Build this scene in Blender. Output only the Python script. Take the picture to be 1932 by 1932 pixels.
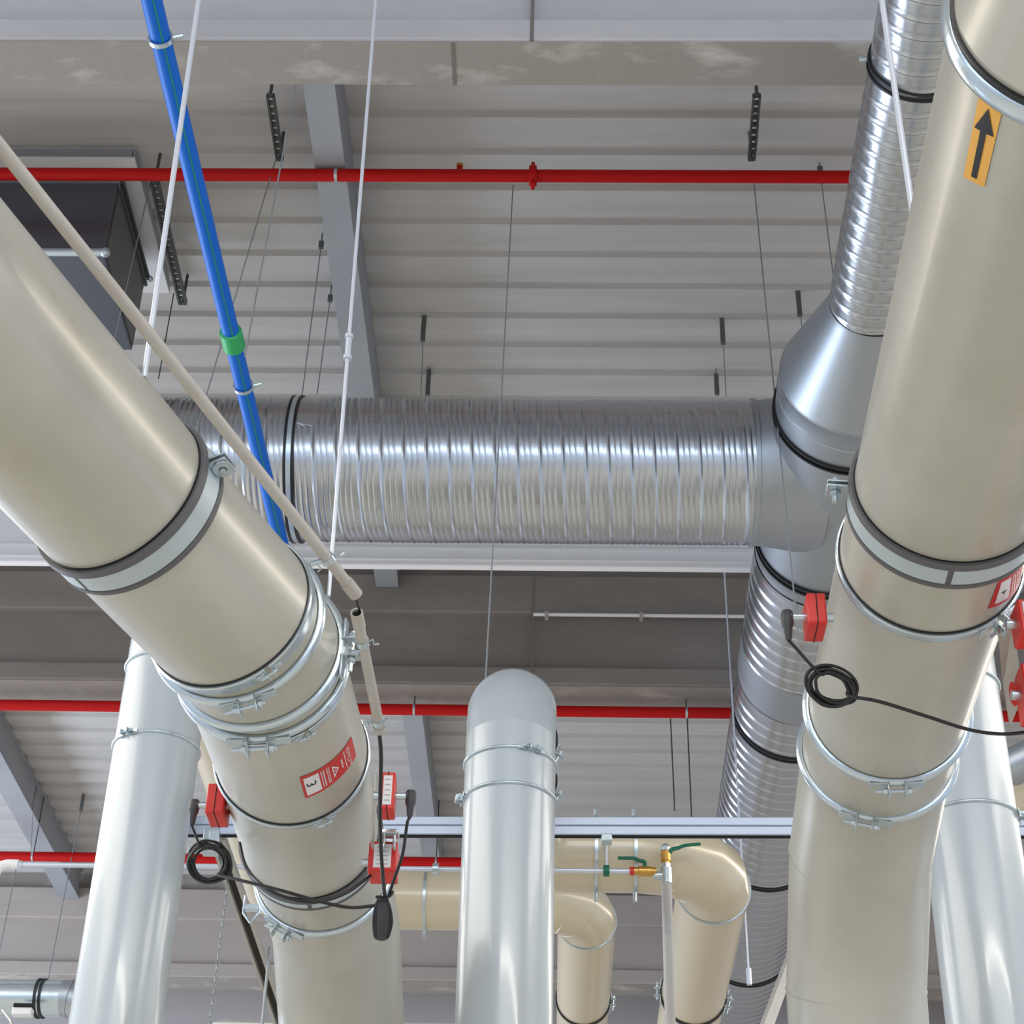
import bpy, math, random
from mathutils import Vector, Matrix
import numpy as np
random.seed(7)
for _o in list(bpy.data.objects): bpy.data.objects.remove(_o)
S = bpy.context.scene
COL = S.collection
EYE = 1.6                                    # camera height above the hall floor
# ---------------------------------------------------------------- camera
PITCH, YAW, ROLL, FPX = 0.6047228, -0.03180193, 0.02649423, 3435.5
_f = np.array([math.sin(YAW)*math.cos(PITCH), math.cos(YAW)*math.cos(PITCH), math.sin(PITCH)])
_r = np.array([math.cos(YAW), -math.sin(YAW), 0.0]); _u = np.cross(_r, _f)
_r = math.cos(ROLL)*_r + math.sin(ROLL)*_u; _u = np.cross(_r, _f)
cd = bpy.data.cameras.new('camera'); cam = bpy.data.objects.new('camera', cd); COL.objects.link(cam)
cd.sensor_width = 36; cd.lens = FPX/1932*36; cd.clip_end = 200
cam.matrix_world = Matrix(((_r[0], _u[0], -_f[0], 0), (_r[1], _u[1], -_f[1], 0), (_r[2], _u[2], -_f[2], EYE), (0, 0, 0, 1)))
S.camera = cam
# ---------------------------------------------------------------- world, lights, exposure
S.view_settings.view_transform = 'Standard'; S.view_settings.look = 'None'
S.view_settings.gamma = 1; S.view_settings.use_curve_mapping = False
S.view_settings.exposure = 0.12
W = bpy.data.worlds.new('hall_daylight'); S.world = W; W.use_nodes = True
W.node_tree.nodes['Background'].inputs[0].default_value = (0.74, 0.83, 1.0, 1)
W.node_tree.nodes['Background'].inputs[1].default_value = 0.9
def area(name, loc, rot, sx, sy, power, col):
    l = bpy.data.lights.new(name, 'AREA'); l.shape = 'RECTANGLE'; l.size = sx; l.size_y = sy
    l.energy = power; l.color = col
    o = bpy.data.objects.new(name, l); COL.objects.link(o); o.location = loc; o.rotation_euler = rot
    return o
# strip windows high in the wall behind the viewer, window band in the left wall, unseen overhead rows added as fill, to bounce light off the floor
area('window_daylight_behind', (0, -9.5, EYE+4.6), (math.radians(90), 0, 0), 18, 0.9, 430, (0.66, 0.80, 1.0))
area('window_daylight_left', (-10.5, 12.5, EYE+3.0), (math.radians(90), 0, math.radians(-90)), 9, 2.2, 850, (0.70, 0.82, 1.0))
area('added_fill_row_right', (6.4, 8.0, EYE+5.6), (0, 0, 0), 1.8, 14, 560, (1.0, 0.94, 0.84))
area('added_fill_row_far_left', (-7.0, 5.0, EYE+5.6), (0, 0, 0), 4.0, 14, 850, (1.0, 0.94, 0.84))
area('added_fill_row_behind', (2.0, -3.5, EYE+5.6), (0, 0, 0), 8, 0.4, 520, (1.0, 0.94, 0.84))
# ---------------------------------------------------------------- helpers: pixels of the 1932 frame to points in the hall
def nv(*a): return np.array(a, float)
def unit(v): v = np.asarray(v, float); return v/np.linalg.norm(v)
def ray(x, y): return (x-966)/FPX*_r - (y-966)/FPX*_u + _f
def atz(x, y, z): d = ray(x, y); return d*z/d[2]
def aty(x, y, Y): d = ray(x, y); return d*Y/d[1]
def atx(x, y, X): d = ray(x, y); return d*X/d[0]
def atd(x, y, D): return ray(x, y)*D
def proj(p):
    z = p @ _f; return np.array([966+FPX*(p @ _r)/z, 966-FPX*(p @ _u)/z])
# ---------------------------------------------------------------- materials
def lin(c): return tuple(((v/255)/12.92 if v/255 <= .04045 else ((v/255+.055)/1.055)**2.4) for v in c)+(1,)
def mat(name, col, rough=.5, metal=0, noise=None, bump=None, coat=0, rvar=None, spec=None):
    m = bpy.data.materials.new(name); m.use_nodes = True; nt = m.node_tree; b = nt.nodes['Principled BSDF']
    b.inputs['Base Color'].default_value = lin(col); b.inputs['Roughness'].default_value = rough
    b.inputs['Metallic'].default_value = metal; b.inputs['Coat Weight'].default_value = coat
    b.inputs['Coat Roughness'].default_value = .08
    if spec is not None: b.inputs['Specular IOR Level'].default_value = spec
    tc = nt.nodes.new('ShaderNodeTexCoord')
    if noise:                                 # (scale vector, colour 2, contrast lo, hi, detail)
        sc, c2, lo, hi = noise
        mp = nt.nodes.new('ShaderNodeMapping'); mp.inputs['Scale'].default_value = sc
        n = nt.nodes.new('ShaderNodeTexNoise'); n.inputs['Scale'].default_value = 1; n.inputs['Detail'].default_value = 7
        n.inputs['Roughness'].default_value = .62
        r = nt.nodes.new('ShaderNodeValToRGB'); r.color_ramp.elements[0].position = lo; r.color_ramp.elements[1].position = hi
        r.color_ramp.elements[0].color = lin(col); r.color_ramp.elements[1].color = lin(c2)
        nt.links.new(tc.outputs['Object'], mp.inputs[0]); nt.links.new(mp.outputs[0], n.inputs[0])
        nt.links.new(n.outputs[0], r.inputs[0]); nt.links.new(r.outputs[0], b.inputs['Base Color'])
    if bump:
        sc, st = bump
        n2 = nt.nodes.new('ShaderNodeTexNoise'); n2.inputs['Scale'].default_value = sc; n2.inputs['Detail'].default_value = 4
        bp = nt.nodes.new('ShaderNodeBump'); bp.inputs['Strength'].default_value = st; bp.inputs['Distance'].default_value = .01
        nt.links.new(tc.outputs['Object'], n2.inputs[0]); nt.links.new(n2.outputs[0], bp.inputs['Height']); nt.links.new(bp.outputs[0], b.inputs['Normal'])
    if rvar:
        sc, lo, hi = rvar
        v = nt.nodes.new('ShaderNodeTexVoronoi'); v.inputs['Scale'].default_value = sc
        mr = nt.nodes.new('ShaderNodeMapRange'); mr.inputs[3].default_value = lo; mr.inputs[4].default_value = hi
        nt.links.new(tc.outputs['Object'], v.inputs[0]); nt.links.new(v.outputs['Color'], mr.inputs[0]); nt.links.new(mr.outputs[0], b.inputs['Roughness'])
    return m
M = dict(
 pipe=mat('grey_coated_pipe', (188, 186, 176), .33, .2, ((3, 3, 3), (177, 174, 162), .35, .7), None, .1),
 cream=mat('cream_coat_warm_light_tint', (204, 192, 164), .27, .1, None, None, .3),  # warm floor bounce put into the pipe colour; also the valve's cream
 white=mat('coated_pipe_window_light_tint', (184, 192, 196), .3, .08, ((4, 4, 4), (180, 187, 190), .35, .7), None, .3),  # bluish window light put into the colour of the same pipes
 galv=mat('galvanised_spiral_steel', (190, 194, 198), .24, .93, None, (14, .05), 0),
 galvs=mat('galvanised_sheet', (172, 178, 184), .42, .92, None, (3, .04), 0),
 zinc=mat('zinc_plated_steel', (196, 208, 214), .26, .8, None, (60, .06)),
 rail=mat('bright_channel_steel', (196, 206, 224), .32, .6),
 band=mat('dark_grey_rubber_band', (92, 92, 94), .6),
 insert=mat('pale_grey_band_insert', (178, 190, 194), .4, .1),
 black=mat('black_rubber', (22, 22, 24), .45),
 slot=mat('dark_strut_slot', (74, 69, 60), .7),
 cable=mat('black_cable', (24, 24, 26), .42),
 plug=mat('dark_grey_plastic_plug', (58, 58, 62), .5),
 redp=mat('red_painted_pipe', (186, 14, 14), .5, 0, None, (20, .08), spec=.2),
 redb=mat('red_plastic_box', (206, 44, 34), .38),
 reds=mat('red_sticker', (196, 48, 44), .45),
 whites=mat('white_sticker', (226, 224, 226), .45),
 ink=mat('black_ink', (26, 26, 34), .5),
 orange=mat('orange_sticker', (228, 172, 76), .5),
 blue=mat('blue_plastic_pipe', (0, 104, 208), .45, 0, None, (30, .1), spec=.25),
 stripe=mat('green_stripe', (24, 132, 128), .45),
 green=mat('green_coupling', (40, 168, 96), .45),
 handle=mat('dark_green_lever', (12, 104, 76), .4),
 brass=mat('brass', (206, 160, 84), .3, .8),
 conc=mat('concrete_beam', (190, 186, 186), .85, 0, ((.9, 3, 3), (204, 200, 198), .45, .75), (14, .25)),
 concd=mat('concrete_soffit_bounce_tint', (156, 149, 142), .88, 0, ((2.2, 5, 5), (200, 194, 188), .54, .74), (20, .35)),  # stained underside; its darker brown is floor bounce put into the colour
 deck=mat('grey_roof_deck', (192, 189, 186), .55, 0, ((.4, 6, 6), (182, 179, 176), .4, .6)),
 concf=mat('pale_brown_concrete_beam', (172, 163, 156), .85, 0, ((.9, 3, 3), (182, 172, 164), .45, .75), (14, .25)),
 joint=mat('dark_joint', (122, 116, 110), .8),
 concm=mat('shade_tinted_concrete_beam', (132, 125, 119), .85, 0, ((.9, 3, 3), (148, 140, 133), .45, .75), (14, .25)),  # same concrete as the top beam, weaker window light put into the colour
 conch=mat('shade_tinted_concrete_soffit', (142, 134, 126), .88, 0, ((2.2, 5, 5), (170, 162, 154), .54, .74), (20, .35)),  # underside of the middle beam, shade put into the colour likewise
 hookg=mat('dull_hook_steel', (104, 106, 106), .6, .3),
 purl=mat('grey_painted_steel', (164, 166, 170), .5, .1, ((1.5, 1.5, 1.5), (154, 157, 162), .4, .7)),
 whitep=mat('white_coated_sheet', (234, 232, 232), .45),
 rod=mat('bright_threaded_rod', (212, 218, 228), .35, .5),
 wire=mat('steel_wire', (150, 154, 156), .45, .4),
 dark=mat('dark_steel_bracket', (84, 88, 86), .5, .4),
 tube=mat('pale_grey_conduit', (180, 176, 170), .5, 0, ((5, 5, 5), (168, 162, 154), .4, .7)),
 unit=mat('dark_galvanised_unit', (100, 104, 112), .34, .7, None, (3, .05)),
 olive=mat('dark_unit_side', (104, 105, 100), .5, .3),
 floor=mat('beige_hall_floor', (192, 188, 179), .6, 0, ((.6, .6, .6), (174, 170, 161), .4, .65)),
 wallb=mat('grey_wall_panel', (176, 170, 168), .7),
 hole=mat('dark_opening', (16, 16, 16), .8),
 acrylic=mat('grey_mounting_plate', (168, 164, 156), .35, .3),
)
# ---------------------------------------------------------------- mesh helpers (all points are relative to the camera's eye point)
UP = nv(0, 0, 1)
class MB:
    def __init__(s): s.v = []; s.f = []
    def add(s, vs, fs):
        o = len(s.v); s.v += [tuple(map(float, p)) for p in vs]; s.f += [tuple(i+o for i in q) for q in fs]; return s
    def box(s, c, ux, uy, uz, sx, sy, sz):
        c = np.asarray(c, float); ux, uy, uz = unit(ux), unit(uy), unit(uz); vs = []
        for a in (-.5, .5):
            for b in (-.5, .5):
                for d in (-.5, .5): vs.append(c+ux*sx*a+uy*sy*b+uz*sz*d)
        return s.add(vs, [(0, 1, 3, 2), (4, 6, 7, 5), (0, 4, 5, 1), (2, 3, 7, 6), (0, 2, 6, 4), (1, 5, 7, 3)])
    def abox(s, x0, x1, y0, y1, z0, z1):
        return s.box(((x0+x1)/2, (y0+y1)/2, (z0+z1)/2), (1, 0, 0), (0, 1, 0), (0, 0, 1), x1-x0, y1-y0, z1-z0)
    def beam(s, a, b, w, h, up=UP):
        a, b = np.asarray(a, float), np.asarray(b, float); d = unit(b-a); x = unit(np.cross(d, up)); y = np.cross(x, d)
        return s.box((a+b)/2, d, x, y, np.linalg.norm(b-a), w, h)
    def tube(s, pts, R, seg=16, caps=True):
        pts = [np.asarray(p, float) for p in pts]; n = len(pts)
        ds = [unit(pts[i+1]-pts[i]) for i in range(n-1)]
        e1, e2 = frame(ds[0]); prev = None; base = len(s.v)
        rr = R if hasattr(R, '__len__') else [R]*n
        vs = []; x = e1
        for i in range(n):
            t = unit(ds[max(i-1, 0)]+ds[min(i, n-2)])
            x = unit(x-t*(x@t)); y = np.cross(t, x)
            for k in range(seg):
                a = 2*math.pi*k/seg; vs.append(pts[i]+rr[i]*(x*math.cos(a)+y*math.sin(a)))
        fs = [(i*seg+k, i*seg+(k+1) % seg, (i+1)*seg+(k+1) % seg, (i+1)*seg+k) for i in range(n-1) for k in range(seg)]
        if caps: fs += [tuple(range(seg))[::-1], tuple((n-1)*seg+k for k in range(seg))]
        return s.add(vs, fs)
    def rev(s, c, nrm, prof, seg=96, a0=0, a1=2*math.pi, e=None):
        """closed profile [(along, radius)] swept about the axis nrm through c"""
        c = np.asarray(c, float); nrm = unit(nrm); e1, e2 = e or frame(nrm); full = abs(a1-a0-2*math.pi) < 1e-6
        m = len(prof); cnt = seg if full else max(3, int(seg*(a1-a0)/(2*math.pi)))
        vs = []
        for k in range(cnt if full else cnt+1):
            a = a0+(a1-a0)*k/cnt; d = e1*math.cos(a)+e2*math.sin(a)
            for (l, r) in prof: vs.append(c+nrm*l+d*r)
        rows = cnt if full else cnt+1
        fs = [(k*m+j, k*m+(j+1) % m, ((k+1) % rows)*m+(j+1) % m, ((k+1) % rows)*m+j) for k in range(cnt) for j in range(m)]
        if not full: fs += [tuple(range(m))[::-1], tuple(cnt*m+j for j in range(m))]
        return s.add(vs, fs)
    def sphere(s, c, r, seg=12):
        prof = []; c = np.asarray(c, float)
        vs = [c+nv(0, 0, r)]; 
        for i in range(1, seg//2):
            t = math.pi*i/(seg//2)
            for k in range(seg): p = 2*math.pi*k/seg; vs.append(c+r*nv(math.sin(t)*math.cos(p), math.sin(t)*math.sin(p), math.cos(t)))
        vs.append(c-nv(0, 0, r)); L = seg//2-1
        fs = [(0, 1+k, 1+(k+1) % seg) for k in range(seg)]
        fs += [(1+i*seg+k, 1+(i+1)*seg+k, 1+(i+1)*seg+(k+1) % seg, 1+i*seg+(k+1) % seg) for i in range(L-1) for k in range(seg)]
        fs += [(1+(L-1)*seg+k, len(vs)-1, 1+(L-1)*seg+(k+1) % seg) for k in range(seg)]
        return s.add(vs, fs)
    def build(s, name, m, parent=None, label=None, smooth=True, origin=None, bevel=0):
        me = bpy.data.meshes.new(name); V = np.array(s.v)+nv(0, 0, EYE)
        if parent is not None: org = np.array(WORLD[parent.name])
        elif origin is not None: org = np.asarray(origin, float)+nv(0, 0, EYE)
        else: org = (V.min(0)+V.max(0))/2; org[2] = V[:, 2].min()
        me.from_pydata([tuple(p) for p in (V-org)], [], s.f); me.materials.append(M[m])
        import bmesh
        bm = bmesh.new(); bm.from_mesh(me); bmesh.ops.recalc_face_normals(bm, faces=bm.faces); bm.to_mesh(me); bm.free()
        if smooth:
            for p in me.polygons: p.use_smooth = True
            me.set_sharp_from_angle(angle=math.radians(32))
        o = bpy.data.objects.new(name, me); COL.objects.link(o)
        if parent is not None: o.parent = parent
        else: o.location = org
        WORLD[o.name] = tuple(org)
        if label: o['label'] = label
        if bevel:
            b = o.modifiers.new('bevel', 'BEVEL'); b.width = bevel; b.segments = 2; b.limit_method = 'ANGLE'
        return o
WORLD = {}
def frame(n):
    n = unit(n); a = UP if abs(n[2]) < .9 else nv(1, 0, 0)
    e1 = unit(np.cross(n, a)); return e1, np.cross(n, e1)
def thing(name, loc, label, cat, group=None):
    o = bpy.data.objects.new(name, None); COL.objects.link(o); p = np.asarray(loc, float)+nv(0, 0, EYE)
    o.location = p; WORLD[o.name] = tuple(p); o['label'] = label; o['category'] = cat; o.empty_display_size = .05
    if group: o['group'] = group
    return o
def tag(o, label, cat, group=None):
    o['label'] = label; o['category'] = cat
    if group: o['group'] = group
    return o
def struct(o): o['kind'] = 'structure'; return o
def smoothpath(P, n=6):
    P = [np.asarray(p, float) for p in P]; Q = [2*P[0]-P[1]]+P+[2*P[-1]-P[-2]]; out = []
    for i in range(1, len(Q)-2):
        for k in range(n):
            t = k/n; a, b, c, d = Q[i-1], Q[i], Q[i+1], Q[i+2]
            out.append(.5*((2*b)+(-a+c)*t+(2*a-5*b+4*c-d)*t*t+(-a+3*b-3*c+d)*t**3))
    out.append(P[-1]); return out
def angle_at(c, n, R, px):
    """angle of the ring point that projects nearest to a pixel"""
    e1, e2 = frame(n); best = None
    for k in range(360):
        a = k*math.pi/180; p = c+R*(e1*math.cos(a)+e2*math.sin(a)); q = proj(p); dd = (q[0]-px[0])**2+(q[1]-px[1])**2+(8000 if (e1*math.cos(a)+e2*math.sin(a)) @ p > 0 else 0)
        if best is None or dd < best[0]: best = (dd, a)
    return best[1]
# ---------------------------------------------------------------- setting
HB, HC = 6.13, 7.2
fl = MB().abox(-14, 14, -10, 19, -1.75, -1.6).build('floor', 'floor'); struct(fl)
def deck(name, y0, y1):
    p = .27; prof = []
    y = y0
    while y < y1-.01:
        prof += [(y, HC), (y+.15, HC), (y+.168, HC+.03), (y+.252, HC+.03)]; y += p
    prof.append((min(y, y1), HC))
    vs = []; n = len(prof)
    for x in (-14, 14): vs += [(x, a, b) for a, b in prof]
    fs = [(i, i+1, n+i+1, n+i) for i in range(n-1)]
    m = MB().add(vs, fs)
    top = HC+.16
    m.abox(-14, 14, y0, y1, HC+.11, top)
    struct(m.build(name, 'deck', smooth=False))
deck('ceiling', -10, 18.9)
wb = MB().abox(-14, 14, 17.75, 17.95, -1.6, 7.16); struct(wb.build('wall_back', 'wallb'))
def concrete_beam(y0, w, label, joints=(), mc='conc', ms='concd'):
    t = thing('concrete_beam', (0, y0+w/2, HB), label, 'beam', 'precast concrete roof beams')
    z0, z1, zt = HB, HB*1.145, HB*1.094
    yc = y0+w/2
    MB().abox(-14, 14, y0, y0+w, z0+.002, z0+.14).build('bottom_flange', mc, t, smooth=False, bevel=.012)
    MB().abox(-14, 14, y0+.01, y0+w-.01, z0-.006, z0+.002).build('soffit', ms, t, smooth=False)
    MB().abox(-14, 14, y0+.05, y0+w-.05, z0+.14, zt).build('web', mc, t, smooth=False)
    MB().abox(-14, 14, y0-.0, y0+w+.0, zt, z1).build('top_flange', mc, t, smooth=False, bevel=.012)
    MB().abox(-14, 14, y0+.1, y0+w-.1, z1, HC-.002).build('bearing_strip', ms, t, smooth=False)
    for (px, py, z) in joints:
        p = aty(px, py, y0) if z is None else atz(px, py, z-.008)
        if z is None: MB().abox(p[0]-.008, p[0]+.008, y0-.003, y0+.01, z0, z1).build('joint', 'joint', t, smooth=False)
        else: MB().abox(p[0]-.008, p[0]+.008, y0+.012, y0+w-.012, z0-.009, z0-.004).build('joint', 'joint', t, smooth=False)
    return t
concrete_beam(5.29, .26, 'wide pale concrete beam crossing the top of the photo above the red pipe', [(1004, 40, None), (856, 120, HB)])
concrete_beam(10.94, .35, 'shade-tinted concrete beam across the middle behind the horizontal spiral duct', [(1004, 1230, None)], 'concm', 'conch')
concrete_beam(16.67, .33, 'farthest concrete beam low in the photo behind the warm-tinted pipes', (), 'concf', 'concd')
def purlin(x0, x1, y0, y1, label):
    t = thing('steel_beam', ((x0+x1)/2, (y0+y1)/2, 6.9), label, 'beam', 'grey steel beams under the roof deck')
    xc = (x0+x1)/2
    MB().abox(x0, x1, y0, y1, 6.9, 6.914).build('bottom_flange', 'purl', t, smooth=False)
    MB().abox(xc-.072, xc+.072, y0, y1, 6.914, 7.18).build('web', 'purl', t, smooth=False)
    MB().abox(x0, x1, y0, y1, 7.18, 7.198).build('top_flange', 'purl', t, smooth=False)
purlin(-1.30, -1.14, 5.56, 10.93, 'grey steel beam left of the middle, from the top concrete beam down to the spiral duct')
purlin(-1.24, -1.08, 11.30, 16.66, 'grey steel beam seen right of the big left pipe in the lower bay')
purlin(-4.84, -4.65, 11.30, 16.66, 'grey steel beam at the lower left edge with a dark shaded side')
purlin(3.2, 3.36, 5.56, 10.93, 'grey steel beam hidden mostly behind the right-hand pipes')
# white sheet-metal boxed channel behind the spiral duct
wc = thing('white_channel', (0, 9.35, 6.0), 'white boxed sheet channel running behind and below the horizontal spiral duct', 'channel')
x1c = aty(1424, 1040, 9.25)[0]
MB().abox(-6, x1c, 9.25, 9.31, 6.0, 6.5).build('casing', 'whitep', wc, smooth=False, bevel=.01)
for z in (6.035, 6.115, 6.14): MB().abox(-6, x1c-.002, 9.238, 9.25, z, z+.008).build('rib', 'whitep', wc, smooth=False)
# ---------------------------------------------------------------- spiral ducts
def spiral(mb, A, B, R, pitch=.1125, seg=72, step=12, seamh=.0042):
    A, B = np.asarray(A, float), np.asarray(B, float); L = np.linalg.norm(B-A); d = (B-A)/L; e1, e2 = frame(d)
    rel = [1, -.6, .15, .25, -.55, .15, .25, -.55, .15, .25, -.3, -.4] if step == 12 else [1, -.5, .3, -.5, .3, -.5, .3, -.4, -.4, -.4][:step]
    n = int(L/pitch*step)+1; vs = []
    for i in range(n):
        s = L*i/(n-1)
        for k in range(seg):
            th = 2*math.pi*k/seg
            # the helix climbs one pitch per turn
            ss = s+pitch*(k/seg if 0 < i < n-1 else 0)
            ph = i % step
            vs.append(A+d*min(ss, L)+(R+seamh*rel[ph]+.0009*math.sin(7*th+s*9))*(e1*math.cos(th)+e2*math.sin(th)))
    # closing the helix seam: column seg joins column 0 one pitch further on
    fs = []
    for i in range(n-1):
        for k in range(seg-1): fs.append((i*seg+k, i*seg+k+1, (i+1)*seg+k+1, (i+1)*seg+k))
        j = min(i+step, n-1); j2 = min(i+1+step, n-1)
        if j2 > j: fs.append((i*seg+seg-1, j*seg, j2*seg, (i+1)*seg+seg-1))
        elif j2 == j and i < n-1: fs.append((i*seg+seg-1, j*seg, (i+1)*seg+seg-1))
    fs += [(seg-1, (j+1)*seg, j*seg) for j in range(step)]
    return mb.add(vs, fs)
DX = lambda y: 1.313+.015*y
RN, RF, ZD, YM = .194, .371, 5.5, 7.585
def ring(name, c, n, R, w, h, m, parent, seg=96):
    return MB().rev(c, n, [(-w/2, R-.004), (-w/2, R+h), (w/2, R+h), (w/2, R-.004)], seg).build(name, m, parent)
xm0, xm1 = -2.6, .985
t = thing('spiral_duct', (-.8, YM, ZD-RF), 'large horizontal silver spiral duct running across the middle of the photo', 'duct', 'spiral ducts')
xj = aty(541, 883, 7.25)[0]
spiral(MB(), (xj, YM, ZD), (xm1, YM, ZD), RF).build('duct_section', 'galv', t)
spiral(MB(), (xm0, YM, ZD), (xj, YM, ZD), RF).build('duct_section', 'galv', t)
for dx in (-.02, .02): ring('gasket', (xj+dx, YM, ZD), (1, 0, 0), RF, .012, .012, 'black', t)
ring('joint_band', (xj, YM, ZD), (1, 0, 0), RF, .024, .009, 'zinc', t)
ring('end_bead', (xm1-.005, YM, ZD), (1, 0, 0), RF, .02, .012, 'galvs', t)
MB().rev((xm0, YM, ZD), (1, 0, 0), [(0, .0), (0, RF), (.01, RF), (.01, 0)]).build('end_cap', 'galvs', t)
# near branch along the hall
t = thing('spiral_duct', (1.39, 4.5, ZD-RN), 'narrow silver spiral duct at upper right running towards the viewer', 'duct', 'spiral ducts')
spiral(MB(), (DX(4.858), 4.858, ZD), (DX(6.287), 6.287, ZD), RN, .085, 64, 10, .003).build('duct_section', 'galv', t)
spiral(MB(), (DX(2.6), 2.6, ZD), (DX(4.858), 4.858, ZD), RN, .085, 64, 10, .003).build('duct_section', 'galv', t)
for dy in (-.016, .016): ring('gasket', (DX(4.858), 4.858+dy, ZD), (0.015, 1, 0), RN, .01, .01, 'black', t)
p = atd(1634, 122, 7.2)
MB().tube([(DX(4.858)-RN-.004, 4.858, ZD+.02), (DX(4.858)-RN-.04, 4.858, ZD+.02)], .012, 10).build('bolt', 'zinc', t)
# reducer
t = thing('duct_reducer', (1.41, 6.6, ZD-RF), 'silver cone-shaped duct reducer joining the narrow spiral duct to the tee', 'duct reducer')
def cyl(mb, prof, ax=.015, seg=96):
    vs = []
    for (y, r) in prof:
        for k in range(seg):
            a = 2*math.pi*k/seg; vs.append((DX(y)+r*math.cos(a), y, ZD+r*math.sin(a)))
    n = len(prof)
    return mb.add(vs, [(i*seg+k, i*seg+(k+1) % seg, (i+1)*seg+(k+1) % seg, (i+1)*seg+k) for i in range(n-1) for k in range(seg)])
cyl(MB(), [(6.27, RN+.003), (6.30, RN+.003), (6.765, RF-.002), (6.78, RF)]).build('cone', 'galvs', t)
cyl(MB(), [(6.775, RF), (6.78, RF+.003), (6.785, RF), (6.90, RF), (6.905, RF+.005), (6.915, RF+.005), (6.92, RF), (7.05, RF)]).build('collar', 'galvs', t)
for dy in (-.016, .016): ring('gasket', (DX(7.055), 7.055+dy, ZD), (0.015, 1, 0), RF, .012, .012, 'black', t)
# tee
t = thing('duct_tee', (1.42, 7.6, ZD-RF), 'smooth silver tee fitting where the three spiral ducts meet', 'duct fitting')
cyl(MB(), [(7.06, RF-.002), (8.16, RF-.002)]).build('body', 'galvs', t)
mb = MB(); vs = []; seg = 96; st = 14
for i in range(st+1):
    u = i/st; x = xm1+(1.33-xm1)*u
    ry = RF+.16*(u**1.15); rz = RF
    for k in range(seg):
        a = 2*math.pi*k/seg; vs.append((x, YM+ry*math.cos(a), ZD+rz*math.sin(a)*(1-.0*u)))
mb.add(vs, [(i*seg+k, i*seg+(k+1) % seg, (i+1)*seg+(k+1) % seg, (i+1)*seg+k) for i in range(st) for k in range(seg)]).build('branch_shoulder', 'galvs', t)
# far branch
t = thing('spiral_duct', (1.5, 12.5, ZD-RF), 'wide silver spiral duct at lower right running away into the hall', 'duct', 'spiral ducts')
ys = [8.17, 9.25, 9.62, 10.066, 12.053, 13.946, 17.7]
def farsec(a, b): spiral(MB(), (DX(a), a, ZD), (DX(b), b, ZD), RF, .1125, 64, 8).build('duct_section', 'galv', t)
farsec(8.30, 9.25)
cyl(MB(), [(8.17, RF), (8.2, RF), (8.21, RF+.004), (8.22, RF), (8.30, RF)]).build('collar', 'galvs', t)
cyl(MB(), [(9.25, RF+.003), (9.62, RF+.003)]).build('sleeve', 'galvs', t)
farsec(9.62, 10.066); farsec(10.066, 12.053); farsec(12.053, 13.946); farsec(13.946, 17.7)
for y in (8.17, 10.066, 12.053, 13.946):
    for dy in (-.018, .018): ring('gasket', (DX(y), y+dy, ZD), (0.015, 1, 0), RF, .014, .012, 'black', t)
# ---------------------------------------------------------------- pipe runs with mitred sections
class Run:
    def __init__(s, nodes, R, seg=128):
        s.N = [np.asarray(p, float) for p in nodes]; s.R = R; s.seg = seg; n = len(s.N)
        s.d = [unit(s.N[i+1]-s.N[i]) for i in range(n-1)]
        s.n = [unit(s.d[max(i-1, 0)]+s.d[min(i, n-2)]) for i in range(n)]
        e1, e2 = frame(s.d[0]); s.rings = [[s.N[0]+R*(e1*math.cos(2*math.pi*k/seg)+e2*math.sin(2*math.pi*k/seg)) for k in range(seg)]]
        for i in range(n-1):
            pl = s.n[i+1]; s.rings.append([v+s.d[i]*(((s.N[i+1]-v) @ pl)/(s.d[i] @ pl)) for v in s.rings[-1]])
    def section(s, i, j, parent, m, name='pipe_section', cap0=False, cap1=False):
        vs = []; k = s.seg
        for a in range(i, j+1): vs += s.rings[a]
        fs = [(r*k+q, r*k+(q+1) % k, (r+1)*k+(q+1) % k, (r+1)*k+q) for r in range(j-i) for q in range(k)]
        if cap0: fs.append(tuple(range(k)))
        if cap1: fs.append(tuple((j-i)*k+q for q in range(k)))
        return MB().add(vs, fs).build(name, m, parent)
    def hit(s, i, px):
        """(angle, distance along segment i) where the view ray through a pixel meets the pipe"""
        v = unit(ray(*px)); A = s.N[i]; d = s.d[i]; e1, e2 = frame(d)
        a2 = nv(v @ e1, v @ e2); o2 = nv(-A @ e1, -A @ e2); aa = a2 @ a2; bb = 2*a2 @ o2; cc = o2 @ o2-s.R**2
        disc = max(bb*bb-4*aa*cc, 0); tt = (-bb-math.sqrt(disc))/(2*aa); P = v*tt-A
        return math.atan2(P @ e2, P @ e1), P @ d
    def surf(s, i, th, l, off=.002):
        e1, e2 = frame(s.d[i]); return s.N[i]+s.d[i]*l+(s.R+off)*(e1*math.cos(th)+e2*math.sin(th))
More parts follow.
